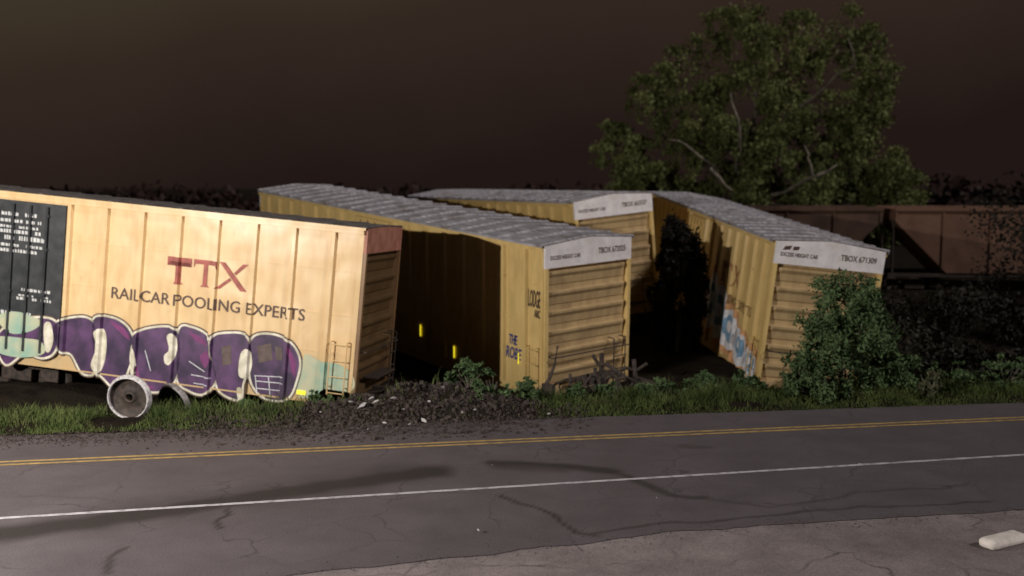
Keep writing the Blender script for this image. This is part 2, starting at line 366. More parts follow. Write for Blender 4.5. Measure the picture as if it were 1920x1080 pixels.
decal(polys_bm([[(-1.42,4.0),(-1.2,4.03),(-1.15,4.15),(-1.35,4.12)],[(-1.12,4.02),(-.95,4.04),(-.92,4.14),(-1.1,4.13)]]),car4,'lettering',M_ltr,0,face='end')

# ---------------------------------------------------------------- ground
edge=lambda x:25.2+.15*x
def sst(a,b,x):
    t=min(1,max(0,(x-a)/(b-a))); return t*t*(3-2*t)
def gz(x,y):
    e=edge(x); 
    if y<e-.05: return -.03
    z=-.03+.12*sst(e,e+.8,y)-.50*sst(e+1.2,e+3.2,y)+1.15*sst(e+8,e+19,y)
    z+=.10*(noise.noise((x*.6,y*.6,3))+.4*noise.noise((x*2.3,y*2.3,1)))*sst(e,e+1,y)*sst(120,60,y)
    hx=math.exp(-((x+2.2)/2.4)**2-((y-(26.5+.1*x))/1.15)**2)*sst(e-.05,e+.5,y); z+=hx*(.48+.34*noise.noise((x*1.7,y*1.7,8))+.14*noise.noise((x*4,y*4,8)))
    z+=.55*math.exp(-((x+13.5)/3.6)**2-((y-29.3)/1.6)**2)
    z+=.45*math.exp(-((x-6.2)/1.7)**2-((y-33.6)/4.0)**2)
    return z
xs=np.concatenate([np.linspace(-500,-40,12),np.linspace(-36,-18,19),np.linspace(-17.7,17.7,150),np.linspace(19,36,18),np.linspace(40,500,12)])
ys=np.concatenate([np.linspace(-60,20,14),np.linspace(20.5,34,80),np.linspace(34.5,60,40),np.linspace(64,700,20)])
V=[(x,y,gz(x,y)) for y in ys for x in xs]; nx=len(xs)
Fc=[(j*nx+i,j*nx+i+1,(j+1)*nx+i+1,(j+1)*nx+i) for j in range(len(ys)-1) for i in range(nx-1)]
me=bpy.data.meshes.new('ground'); me.from_pydata(V,[],Fc); me.polygons.foreach_set('use_smooth',[True]*len(Fc))
me.materials.append(noise_mat('ground_soil',(.010,.007,.005),(.026,.019,.014),scale=1.6,rough=.95,bump=.8,bscale=14,bd=.08,c3=(.014,.017,.009),s3=.8,spec=.1))
g=bpy.data.objects.new('ground',me); C.objects.link(g); g['kind']='structure'

# road -----------------------------------------------------------
ne=[(-70,8),(-12,12.4),(-8,13.6),(-3.2,15.05),(-.9,15.75),(1.1,16.4),(2.4,16.9),(4.8,17.4),(8.8,18.1),(20,20.6),(70,32)]
def near(x): return float(np.interp(x,[a for a,_ in ne],[b for _,b in ne]))+.10*noise.noise((x*1.3,0,0))+.05*noise.noise((x*5,1,0))
def far(x): return edge(x)+.06*noise.noise((x*2,5,0))+.04*noise.noise((x*7,5,2))
MARKS=[
 ([(-.35,21.3),(.6,21.05),(1.4,20.85),(2.0,20.6)],.20,.8),([(2.0,20.6),(2.45,19.8),(2.9,19.0),(3.5,18.85)],.10,.65),([(-.1,21.1),(.9,20.9)],.3,.6),
 ([(-1.6,20.6),(-4.5,19.0),(-6.5,17.75),(-8.4,16.8),(-11,15.4)],.38,.85),([(-2.2,20.4),(-4.5,19.1),(-7,17.6)],.7,.35),  # broad soft dark band across the near lane
 ([(-5.0,18.2),(-4.9,17.8),(-5.02,17.5),(-4.8,17.1)],.03,.8),([(-6.05,16.2),(-6.15,15.7),(-5.9,15.1)],.04,.7),
 ([(-.24,19.0),(.1,18.5),(.74,17.9),(.8,17.4),(1.04,16.9),(1.4,16.75)],.03,.8),([(1.3,16.85),(2.3,17.35),(3.4,17.5),(5.2,18.1),(8.5,18.6)],.025,.6),
 ([(3.7,22.6),(4.3,22.5)],.12,.4),([(2.9,19),(4.5,18.3),(5.6,18.6)],.03,.4),([(5.6,18.6),(6.4,19.2),(8.6,19.6)],.025,.4),([(-9,19),(-7.4,18.8),(-6.6,18.2),(-5,18.2)],.02,.3)]
def segd(px,py,a,b):
    ax,ay=a;bx,by=b;dx,dy=bx-ax,by-ay
    t=np.clip(((px-ax)*dx+(py-ay)*dy)/(dx*dx+dy*dy),0,1); return np.hypot(px-ax-t*dx,py-ay-t*dy)
rxs=np.concatenate([np.linspace(-70,-16,28),np.linspace(-15.9,15.9,420),np.linspace(16,70,28)]); nt_=130
RV=[];
for x in rxs:
    a,b_=near(x),far(x)
    for t in np.linspace(0,1,nt_): RV.append((x,a+(b_-a)*t,0.0))
RV=np.array(RV); 
wob=np.array([(noise.noise((p[0]*1.7,p[1]*1.7,0)),noise.noise((p[0]*1.7,p[1]*1.7,9))) for p in RV])*.12
dark_marks=np.zeros(len(RV))
for pl,w,s_ in MARKS:
    for a,b_ in zip(pl[:-1],pl[1:]):
        d=segd(RV[:,0]+wob[:,0],RV[:,1]+wob[:,1],a,b_); dark_marks=np.maximum(dark_marks,s_*np.clip(1.6-d/max(w,.045),0,1))
me=bpy.data.meshes.new('road'); me.from_pydata(RV.tolist(),[],[(i*nt_+j,(i+1)*nt_+j,(i+1)*nt_+j+1,i*nt_+j+1) for i in range(len(rxs)-1) for j in range(nt_-1)])
at=me.attributes.new('dark_marks','FLOAT','POINT'); at.data.foreach_set('value',dark_marks)
def asphalt(name,ca,cb,use_attr,crk):
    m,nt,b=new_mat(name); Lk=nt.links
    tc=N(nt,'ShaderNodeTexCoord'); n1=N(nt,'ShaderNodeTexNoise'); n1.inputs['Scale'].default_value=.7; n1.inputs['Detail'].default_value=10; n1.inputs['Roughness'].default_value=.65; Lk.new(tc.outputs['Object'],n1.inputs[0])
    r=N(nt,'ShaderNodeValToRGB'); r.color_ramp.elements[0].position=.35; r.color_ramp.elements[1].position=.65; r.color_ramp.elements[0].color=(*ca,1); r.color_ramp.elements[1].color=(*cb,1); Lk.new(n1.outputs['Fac'],r.inputs[0])
    n2=N(nt,'ShaderNodeTexNoise'); n2.inputs['Scale'].default_value=38; n2.inputs['Detail'].default_value=4; Lk.new(tc.outputs['Object'],n2.inputs[0])
    mr=N(nt,'ShaderNodeMapRange'); mr.inputs[1].default_value=.3; mr.inputs[2].default_value=.7; mr.inputs[3].default_value=.7; mr.inputs[4].default_value=1.3; Lk.new(n2.outputs['Fac'],mr.inputs[0])
    mm=N(nt,'ShaderNodeMix',data_type='RGBA',blend_type='MULTIPLY'); mm.inputs[0].default_value=1; Lk.new(r.outputs[0],mm.inputs[6]); Lk.new(mr.outputs[0],mm.inputs[7])
    out=mm.outputs[2]
    nd=N(nt,'ShaderNodeTexNoise'); nd.inputs['Scale'].default_value=1.6; Lk.new(tc.outputs['Object'],nd.inputs[0])
    ad=N(nt,'ShaderNodeMix',data_type='RGBA',blend_type='ADD'); ad.inputs[0].default_value=.6; Lk.new(tc.outputs['Object'],ad.inputs[6]); Lk.new(nd.outputs['Color'],ad.inputs[7])
    vo=N(nt,'ShaderNodeTexVoronoi',feature='DISTANCE_TO_EDGE'); vo.inputs['Scale'].default_value=.55; Lk.new(ad.outputs[2],vo.inputs[0])
    vr=N(nt,'ShaderNodeMapRange'); vr.inputs[1].default_value=0; vr.inputs[2].default_value=.018; vr.inputs[3].default_value=crk; vr.inputs[4].default_value=0; Lk.new(vo.outputs['Distance'],vr.inputs[0])
    mk=N(nt,'ShaderNodeMapRange'); mk.inputs[1].default_value=.45; mk.inputs[2].default_value=.6; Lk.new(n1.outputs['Fac'],mk.inputs[0])
    mu=N(nt,'ShaderNodeMath',operation='MULTIPLY'); Lk.new(vr.outputs[0],mu.inputs[0]); Lk.new(mk.outputs[0],mu.inputs[1])
    mc=N(nt,'ShaderNodeMix',data_type='RGBA'); Lk.new(mu.outputs[0],mc.inputs[0]); Lk.new(out,mc.inputs[6]); mc.inputs[7].default_value=(.015,.012,.012,1); out=mc.outputs[2]
    if use_attr:
        atn=N(nt,'ShaderNodeAttribute',attribute_name='dark_marks'); mx=N(nt,'ShaderNodeMix',data_type='RGBA'); Lk.new(atn.outputs['Fac'],mx.inputs[0]); Lk.new(out,mx.inputs[6]); mx.inputs[7].default_value=(.017,.013,.012,1); out=mx.outputs[2]
    Lk.new(out,b.inputs['Base Color']); b.inputs['Roughness'].default_value=.75
    bp=N(nt,'ShaderNodeBump'); bp.inputs['Strength'].default_value=.5; bp.inputs['Distance'].default_value=.012; Lk.new(n2.outputs['Fac'],bp.inputs['Height']); Lk.new(bp.outputs[0],b.inputs['Normal'])
    return m
me.materials.append(asphalt('worn_asphalt',(.088,.075,.082),(.118,.102,.112),True,.5)); o=bpy.data.objects.new('road',me); C.objects.link(o); o['kind']='structure'
def strip(name,f,w,mat,z=.004,seed=0):
    s=MB(); X=np.arange(-70,70,.25)
    for a,b_ in zip(X[:-1],X[1:]):
        wa=w/2*(1+.25*noise.noise((a*2,seed,0))); wb=w/2*(1+.25*noise.noise((b_*2,seed,0)))
        s.quad((a,f(a)-wa,z),(b_,f(b_)-wb,z),(b_,f(b_)+wb,z),(a,f(a)+wa,z))
    o=s.obj(name,[mat]); o['kind']='structure'; return o
M_wl=noise_mat('worn_white_line',(.24,.23,.25),(.55,.53,.57),scale=5,rough=.7,lo=.3,hi=.55,detail=9)
M_yl=noise_mat('worn_yellow_line',(.24,.17,.07),(.50,.34,.12),scale=5,rough=.7,lo=.3,hi=.58,detail=9)
strip('white_edge_line',lambda x:19.55+.218*x,.12,M_wl,seed=1)
strip('yellow_centre_line',lambda x:22.95+.182*x,.12,M_yl,seed=2)
strip('yellow_centre_line',lambda x:23.20+.182*x,.12,M_yl,seed=3)
s=MB(); X=np.concatenate([np.linspace(-70,-16,10),np.linspace(-15,15,60),np.linspace(16,70,10)])
for a,b_ in zip(X[:-1],X[1:]): s.quad((a,-20,-.012),(b_,-20,-.012),(b_,near(b_)+.6,-.012),(a,near(a)+.6,-.012))
o=s.obj('pavement',[asphalt('pale_worn_pavement',(.16,.135,.136),(.28,.24,.24),False,.8)]); o['kind']='structure'
kb=MB(); kb.box(-.42,.42,-.16,.16,0,.16); k=kb.obj('reflection_block',[flat('pale_reflection_block',(.9,.84,.78))],bevel=.075); k.location=(7.75,16.35,-.012); k.rotation_euler=(0,0,.5); k['label']='short pale block added in place of a reflection'; k['category']='added block'  # pale block added to stand in for a reflection

# ---------------------------------------------------------------- stones
def pts_mesh(name,base_v,base_f,T_list,mat):
    bv=np.array(base_v); nv=len(bv); V=np.concatenate([bv@t[0].T+t[1] for t in T_list]); 
    F=[tuple(i*nv+k for k in f) for i in range(len(T_list)) for f in base_f]
    me=bpy.data.meshes.new(name); me.from_pydata(V.tolist(),[],F); me.materials.append(mat); o=bpy.data.objects.new(name,me); C.objects.link(o); return o
def rrot():
    q=rng.normal(size=4); q/=np.linalg.norm(q); w,x,y,z=q
    return np.array([[1-2*(y*y+z*z),2*(x*y-z*w),2*(x*z+y*w)],[2*(x*y+z*w),1-2*(x*x+z*z),2*(y*z-x*w)],[2*(x*z-y*w),2*(y*z+x*w),1-2*(x*x+y*y)]])
sv=[(1,.1,0),(-1,0,.2),(0,.9,.1),(.1,-1,0),(0,.2,.8),(0,0,-.8),(.6,.6,.5),(-.6,-.5,.5)]
bmh=bmesh.new(); [bmh.verts.new(p) for p in sv]; bmesh.ops.convex_hull(bmh,input=bmh.verts); bmh.verts.index_update()
sf=[tuple(v.index for v in f.verts) for f in bmh.faces]; sv=[tuple(v.co) for v in bmh.verts]; bmh.free()
TL=[]
for i in range(16000):
    x=rng.normal(-2.8,2.5); e=edge(x); y=e+rng.normal(.6,1.05)
    if not(-8.3<x<2.0) or y<23.4+.18*x or y>28.5: continue
    if y<e-.1 and rng.random()<.6: continue
    s_=float(rng.choice([.018,.028,.042,.075],p=[.46,.32,.17,.05]))*rng.uniform(.7,1.4)
    z=max(gz(x,y),0 if y<e else -9)
    TL.append((rrot()*s_*np.array([1,.8,.7]),np.array([x,y,z+s_*.25])))
for i in range(4000):
    x=rng.uniform(-16,-4); e=edge(x); y=e+rng.normal(-.30,.35); s_=rng.uniform(.010,.028)
    TL.append((rrot()*s_,np.array([x,y,max(gz(x,y),0)+s_*.3])))
for i in range(350):
    x=rng.uniform(-4,9); y=near(x)+rng.normal(-.05,.25); s_=rng.uniform(.005,.014)
    TL.append((rrot()*s_,np.array([x,y,.0+s_*.2])))
o=pts_mesh('ballast',sv,sf,TL,noise_mat('ballast_stone',(.018,.013,.011),(.075,.056,.048),scale=7,rough=.85)); o['kind']='stuff'; o['label']='dark spilled ballast stones heaped at the road edge'; o['category']='gravel'
M_deb=flat('pale_broken_concrete',(.55,.53,.53))
base=None
for i,(x,y,s_) in enumerate([(-3.6,25.2,.15),(-3.3,25.4,.11),(-2.1,24.9,.13),(-2.0,25.4,.10),(-3.0,24.6,.08),(-1.7,25.9,.12),(-4.1,24.6,.07),(-2.9,25.6,.12),(-3.3,24.0,.06),(-.9,25.4,.08),(.9,25.5,.12),(-2.4,24.5,.06),(-3.9,25.5,.09),(-.4,20.95,.03),(-.55,16.9,.05),(2.6,18.7,.04),(7.0,21.0,.04),(-3.45,25.7,.1),(-1.2,25.3,.07),(-4.6,25.2,.06),(-2.6,25.2,.07)]):
    if base is None:
        mb=MB(); mb.v=[(a*1,b_*.7,c_*.5) for a,b_,c_ in sv]; mb.f=list(sf); mb.m=[0]*len(sf); base=mb.obj('debris_fragment',[M_deb]); ob=base
    else: ob=base.copy(); C.objects.link(ob)
    e=edge(x); ob.location=(x,y,(gz(x,y) if y>e else 0)+s_*.35+.03); ob.scale=(s_,s_*.6,s_*.9); ob.rotation_euler=(rr.uniform(-.5,.5),rr.uniform(-.5,.5),rr.uniform(0,6))
    ob['label']='pale broken chip lying in the ballast at the roadside'; ob['category']='debris'; ob['group']='pale fragments scattered by the derailment'

# ---------------------------------------------------------------- loose wheels
def wheel_thing(loc,rot,label,rim,sc_):
    e=empty('loose_train_wheel',loc,rot,label,'train wheel','train wheels torn loose beside the first boxcar'); e.scale=(sc_,)*3
    w=MB(); w.lathe([(.475,.02),(.47,-.065),(.495,-.075),(.50,0),(.545,.035),(.545,.075),(.48,.08),(.47,.05)],56,0)
    w.obj('rim',[rim],e,smooth=True)
    w=MB(); w.lathe([(.472,.03),(.43,.07),(.30,.10),(.18,.09),(.13,.05),(.115,.02),(.09,.02),(.085,.10)],56,0)
    w.obj('wheel_plate',[M_steel],e,smooth=True)
wheel_thing((-9.25,25.35,.50),(.06,0,-.12),"bright worn steel wheel ring standing in roadside grass",M_rim,1.03)
wheel_thing((-8.5,26.4,.16),(.25,.1,-.5),"dull steel wheel half buried beneath the first boxcar",M_rimd,.95)
def bogie(root,x,z,rot=0):
    t=MB()
    for s2 in (-1,1):
        y=s2*1.05
        t.box(x-1.25,x+1.25,y-.1,y+.1,z+.30,z+.42); t.box(x-.45,x+.45,y-.12,y+.12,z-.05,z+.3)
        t.box(x-1.25,x-.7,y-.09,y+.09,z+.0,z+.34); t.box(x+.7,x+1.25,y-.09,y+.09,z+.0,z+.34)
    t.box(x-.25,x+.25,-1.1,1.1,z+.1,z+.45)
    t.obj('truck_frame',[M_steel],root,bevel=.03)
    for dx in (-.9,.9):
        for s2 in (-1,1):
            w=MB()
            w.lathe([(0,s2*.70),(.38,s2*.70),(.44,s2*.66),(.50,s2*.66),(.50,s2*.69),(.46,s2*.72),(.455,s2*.82),(.38,s2*.81),(.0,s2*.78)],32,0,Matrix.Translation((x+dx,0,z)))
            w.obj('wheel',[M_steel],root,smooth=True)
bogie(car1,-9.8,-.9); bogie(car1,-16.5,-.9)
e=empty('bent_metal_bar',(.95,27.9,-.15),(0,0,0),"bent black metal bar leaning against the boxcar corner",'scrap metal')
t=MB(); t.tube([(.28,.5,1.45),(.2,.4,.95),(.05,.25,.6),(-.12,.1,.35),(-.3,0,.1)],[.03,.035,.05,.06,.05],8); t.obj('bar',[M_steel],e)
t=MB(); t.box(-.35,.12,-.12,.15,.05,.22,T=Matrix.Rotation(.5,4,'Y')); t.box(-.2,.3,-.05,.1,.2,.32,T=Matrix.Rotation(-.6,4,'Y')); t.box(-.05,.1,-.2,.2,.0,.5,T=Matrix.Rotation(.7,4,'Z')); t.obj('broken_bracket',[M_steel],e,bevel=.02)
def scrap(loc,rz,sc_):
    e=empty('broken_brake_rod',loc,(0,0,rz),"twisted dark brake rod in weeds below boxcar end",'scrap metal','twisted brake gear below the boxcar end')
    e.scale=(sc_,)*3
    t=MB(); t.tube([(-.9,0,.25),(-.4,.1,.55),(0,.15,.75),(.3,.1,.7),(.55,0,.9)],.05,8); t.tube([(.1,.0,.1),(.25,.05,.5),(.2,.1,1.0)],.06,8); t.box(.05,.65,-.1,.15,.3,.6,T=Matrix.Rotation(.3,4,'Y')); t.tube([(-.3,.1,.5),(-.1,-.1,.2),(.3,-.1,.05)],.03,6); t.obj('rod',[M_steel],e)
scrap((3.1,28.5,-.1),0,1); scrap((2.2,28.2,-.1),.9,.8); scrap((2.7,28.9,-.1),2.4,1.1); scrap((1.4,28.1,-.1),-.6,.7); scrap((3.0,28.2,-.1),3.6,.8)

# ---------------------------------------------------------------- foliage
def leaf_mat(name,c1,c2,scale): return noise_mat(name,c1,c2,scale=scale,rough=.65,lo=.35,hi=.68,spec=.2)
def leaves(name,cent,size,mat,parent,flat_=.0,aspect=.55):
    n=len(cent); V=np.zeros((n,4,3))
    a=rng.normal(size=(n,3)); a[:,2]-=flat_; a/=np.linalg.norm(a,axis=1)[:,None]
    b_=rng.normal(size=(n,3)); b_-=a*(a*b_).sum(1)[:,None]; b_/=np.linalg.norm(b_,axis=1)[:,None]
    s=(size*rng.uniform(.6,1.4,n))[:,None]
    V[:,0]=cent-a*s; V[:,1]=cent+b_*s*aspect-a*s*.1; V[:,2]=cent+a*s; V[:,3]=cent-b_*s*aspect-a*s*.1
    me=bpy.data.meshes.new(name); me.from_pydata(V.reshape(-1,3).tolist(),[],[(4*i,4*i+1,4*i+2,4*i+3) for i in range(n)])
    me.materials.append(mat); o=bpy.data.objects.new(name,me); C.objects.link(o)
    if parent: o.parent=parent
    return o
def clump(c,r,n,shell=.5):
    d=rng.normal(size=(n,3)); d/=np.linalg.norm(d,axis=1)[:,None]
    return np.array(c)+d*(np.array(r)*(shell+(1-shell)*rng.random(n)[:,None]**.6)*rng.uniform(.75,1.1,(n,1)))
M_leaf=leaf_mat('tree_leaf',(.105,.130,.040),(.185,.205,.075),.45)
M_bleaf=leaf_mat('bush_leaf',(.060,.105,.042),(.14,.21,.09),2.2)
M_bark=noise_mat('pale_bark',(.13,.11,.09),(.32,.29,.23),scale=3,rough=.9,bump=.4)
TX,TY=13.5,62.0
tree=empty('tree',(TX,TY,.6),(0,0,0),"large broad tree with pale limbs behind the boxcars",'tree')
t=MB()
t.tube([(0,0,-.5),(.1,0,2),(-.2,0,4.2),(.1,0,6.2)],[.45,.36,.3,.2],12)
limbs=[[(-.2,0,3.4),(-1.5,-1.5,5.2),(-2.6,-3.0,6.0),(-4.2,-4.6,7.0),(-5.2,-4.8,7.3)],
 [(-.1,0,4.6),(-.9,-2,6.0),(-1.2,-4.2,7.2),(-1.5,-4.8,8.6),(-1.9,-4.6,9.8)],
 [(0,0,4.4),(1.6,-2.8,4.6),(2.5,-4.9,5.4),(2.2,-5.1,6.3),(2.0,-5.0,7.0)],
 [(0,0,5.5),(1.6,-1,8.2),(3.6,-3.5,10.2),(4.6,-4.6,11.4),(4.2,-4.8,12.6)],
 [(.1,0,6.0),(.4,-.5,9),(.2,-.8,12),(.8,-1,14)],
 [(2.5,-4.9,5.4),(3.1,-5.1,5.6),(3.7,-5.2,6.0)],[(-2.6,-3.0,6.0),(-2.4,-4.2,5.3),(-1.7,-4.7,4.6)],[(0,0,4),(3.5,0,6),(6.5,-1,8)]]
for l in limbs:
    Lp=[Vector(p) for p in l]; q=[]
    for a,b_ in zip(Lp[:-1],Lp[1:]):
        for t_ in (0,.5): q.append(a.lerp(b_,t_)+Vector((rng.normal()*.09,rng.normal()*.09,rng.normal()*.09)))
    q.append(Lp[-1]); t.tube(q,np.linspace(.13,.025,len(q)),8)
t.obj('trunk',[M_bark],tree,smooth=True)
cl=[]
spec=[(-7.4,-1,7.2,1.4),(-6.2,-2,5.6,1.3),(-5.6,-1,9.2,1.7),(-6.6,0,6.0,1.2),(-4.0,-1,11.0,1.8),(-3.0,-2,9.2,1.5),(-4.3,-1,7.6,1.4),(-2.2,0,12.4,1.8),(-.2,-1,14.0,1.5),(.6,-2,12.0,1.8),(-.6,-2.6,10.6,1.5),(-2.2,-1,6.6,1.3),(-.4,-1,7.6,1.4),(2.4,-1,10.8,1.6),(2.6,-1,13.0,1.7),(4.8,-1,13.2,1.6),(6.9,0,12.2,1.5),(6.4,-2,10.6,1.6),(4.2,-2.4,9.0,1.6),(5.8,-1,8.2,1.6),(7.2,0,9.4,1.4),(2.0,-2,8.2,1.4),(3.6,-1,6.8,1.4),(5.2,0,5.8,1.5),(6.9,0,7.0,1.4),(-4.7,0,4.8,1.4),(1.0,0,5.8,1.4),(-1.6,0,5.2,1.3),(2.6,0,4.8,1.4),(-3.1,0,3.9,1.4),(.5,0,4.0,1.4),(5.2,0,4.2,1.4),(1.4,-2.6,10.0,1.2),(-.2,-2.6,5.2,1.1),(.8,-3,7.0,1.1),(3.2,-3,4.2,1.2),(-5.6,-1,3.8,1.1),(7.2,-1,4.6,1.2),(-2.0,-3,8.2,1.0),(0,-2,3.0,1.3),(3,-1,2.8,1.2),(-2.6,-1,2.6,1.2),(6.4,-1,3.0,1.2),(-6.8,-1,4.2,1.0),(8.2,-1,5.6,1.3),(8.8,-1,3.8,1.3),(7.6,-1,2.4,1.2)]
for cx,cy,cz,r_ in spec:
    cl.append(clump((cx,cy,cz),(r_*.95,r_*.95,r_*.8),340,.2))
    for k in range(9):
        d=rng.normal(size=3); d/=np.linalg.norm(d); c2=np.array((cx,cy,cz))+d*r_*rng.uniform(.7,1.25)
        cl.append(clump(c2,(.66,.66,.42),150,.1))
        if rng.random()<.6: cl.append(clump(c2+np.array((rng.normal()*.2,0,-.7)),(.28,.28,.65),70,.1))
cent=np.concatenate(cl); leaves('crown',cent,.105,M_leaf,tree,.5)
def bush(name,loc,rx_,rz,n,leafsize,label,cat='bush',group=None,mat=None,k=14):
    e=empty(name,loc,(0,0,0),label,cat,group)
    t=MB()
    for i in range(9):
        a=rng.uniform(0,6.28); r_=rng.uniform(.3,.85)*rx_
        t.tube([(0,0,0),(r_*.35*math.cos(a),r_*.35*math.sin(a),rz*.35),(r_*math.cos(a),r_*math.sin(a),rz*rng.uniform(.6,.95))],[.02*rx_+.006,.012*rx_+.004,.004],5)
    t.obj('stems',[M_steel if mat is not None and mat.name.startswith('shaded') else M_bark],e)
    cl=[]
    for i in range(k):
        a=rng.uniform(0,6.28); zz=rng.uniform(.10,.95); rad=rx_*math.sqrt(max(0,1-((zz-.42)/.62)**2))*rng.uniform(.35,1.0)
        cl.append(clump((rad*math.cos(a),rad*math.sin(a),zz*rz),(rx_*.31,rx_*.31,rz*.15),n//k,.15))
        for j in range(6):
            d=rng.normal(size=3); d/=np.linalg.norm(d)
            cl.append(clump(np.array((rad*math.cos(a),rad*math.sin(a),zz*rz))+d*rx_*.38,(rx_*.16,rx_*.16,rz*.09),n//k//5,.1))
    leaves('foliage',np.concatenate(cl),leafsize,mat or M_bleaf,e,.2,.42)
    return e
bush('bush',(8.85,27.9,-.1),1.3,3.05,7500,.066,"dense green leafy bush in front of the leaning boxcar",k=28)
bush('bush',(7.6,27.3,-.05),.6,1.1,2200,.05,"low leafy shrub at the foot of the bush")
bush('bush',(10.0,28.3,-.05),.8,1.4,2200,.06,"low leafy shrub at the foot of the bush")
M_shade=leaf_mat('shaded_leaf',(.005,.004,.003),(.011,.008,.006),2)  # near-black leaf, shade put into the colour
bush('added_shade_sapling',(5.55,35.6,-.2),.85,4.5,12000,.075,"dark leaf mass added to block light between two boxcars",'added_shade_sapling',None,M_shade,34)  # added plant, blocks the floodlight and hides the last boxcar's far side
M_pale=leaf_mat('pale_weed_leaf',(.08,.09,.05),(.20,.19,.11),3)
bush('weed_plant',(10.9,27.5,-.02),.35,.8,500,.06,"small pale weed standing alone in roadside grass",'plant',None,M_pale,6)
wl=[(-1.1,26.9,.55,.75),(-.5,26.4,.45,.55),(.5,26.6,.45,.45),(4.3,28.3,.55,.7),(5.2,28.2,.6,.55),(6.3,28.2,.5,.6),(3.6,27.4,.4,.4),(1.6,26.9,.45,.4),(-5.0,27.0,.4,.45),(-6.6,26.7,.45,.4),(2.5,27.2,.4,.4),(11.9,28.6,.7,.7),(13.4,28.6,.8,.8)]
for x,y,a,h in wl:
    bush('weed_plant',(x,y,gz(x,y)-.03),a,h,900,.05,"leafy green weed growing beside the derailed boxcars",'plant','weeds along the derailed boxcars',None,7)
GV=[];GF=[]
def blade(x,y,z,h,w):
    a=random.uniform(0,6.28); lx,ly=random.gauss(0,.45)*h,random.gauss(0,.45)*h
    i=len(GV); ca,sa=math.cos(a)*w,math.sin(a)*w
    GV.extend([(x-ca,y-sa,z-.02),(x+ca,y+sa,z-.02),(x+ca*.6+lx*.4,y+sa*.6+ly*.4,z+h*.6),(x-ca*.6+lx*.4,y-sa*.6+ly*.4,z+h*.6),(x+lx,y+ly,z+h)])
    GF.extend([(i,i+1,i+2,i+3),(i+3,i+2,i+4)])
for i in range(100000):
    x=random.uniform(-17,20); e=edge(x)
    y=e-.02+abs(random.gauss(0,1.5)) if x>0.2 else e+.15+abs(random.gauss(0,.9))
    dn=noise.noise((x*1.1,y*1.3,4))*.5+.5; d2=noise.noise((x*.45,y*.6,14))*.5+.5
    if -5.0<x<.6 and random.random()<.975: continue
    if -7.5<x<=-5.0 and random.random()<.6: continue
    if random.random()>(dn*1.5-.25): continue
    if y>e+5: continue
    if math.hypot(x+9.25,y-24.8)<.7: continue
    h=(.05+.26*sst(.0,1.6,y-e))*random.uniform(.4,1.5)*(.3+1.3*d2)
    blade(x,y,gz(x,y),h,random.uniform(.007,.016))
me=bpy.data.meshes.new('grass'); me.from_pydata(GV,[],GF); me.materials.append(noise_mat('grass_blade',(.045,.072,.022),(.13,.17,.055),scale=1.5,rough=.8,c3=(.08,.07,.035),s3=2.5,spec=.1)); o=bpy.data.objects.new('grass',me); C.objects.link(o); o['kind']='stuff'; o['label']='rough green roadside grass along the asphalt edge'; o['category']='grass'

cl=[]
for i in range(150):
    x=-75+i*1.15+rng.normal(); hh=4.9+.5*noise.noise((x*.13,0,0)) + (1.0*sst(18,30,x))
    cl.append(clump((x,84+rng.uniform(-3,3),hh*.5),(2.4,2,hh*.62),240,.3))
o=leaves('woods',np.concatenate(cl),.32,leaf_mat('dark_wood_leaf',(.030,.016,.014),(.042,.023,.019),.3),None); o['kind']='stuff'; o['label']='dark distant woods behind the railway'; o['category']='woods'
cl=[]
for i in range(60):
    x=19.3+i*.5; cl.append(clump((x,43+rng.uniform(-2.5,2.5),1.2+rng.uniform(0,3.2)),(1.3,1.3,1.4),420,.1))
for i in range(70):
    x=11.0+i*.36; cl.append(clump((x+rng.uniform(-.5,.5),37.5+rng.uniform(-3,3),.2+rng.uniform(0,1.4)),(1.0,1.0,.9),400,.2))
for i in range(26):
    x=12.0+i*.5; cl.append(clump((x,31.5+rng.uniform(-1.5,1.5),.0+rng.uniform(0,.7)),(.8,.8,.6),400,.2))
o=leaves('undergrowth',np.concatenate(cl),.085,leaf_mat('dark_brush_leaf',(.020,.019,.015),(.040,.037,.029),.4),None); o['kind']='stuff'; o['label']='dark brush beyond the derailed train'; o['category']='undergrowth'

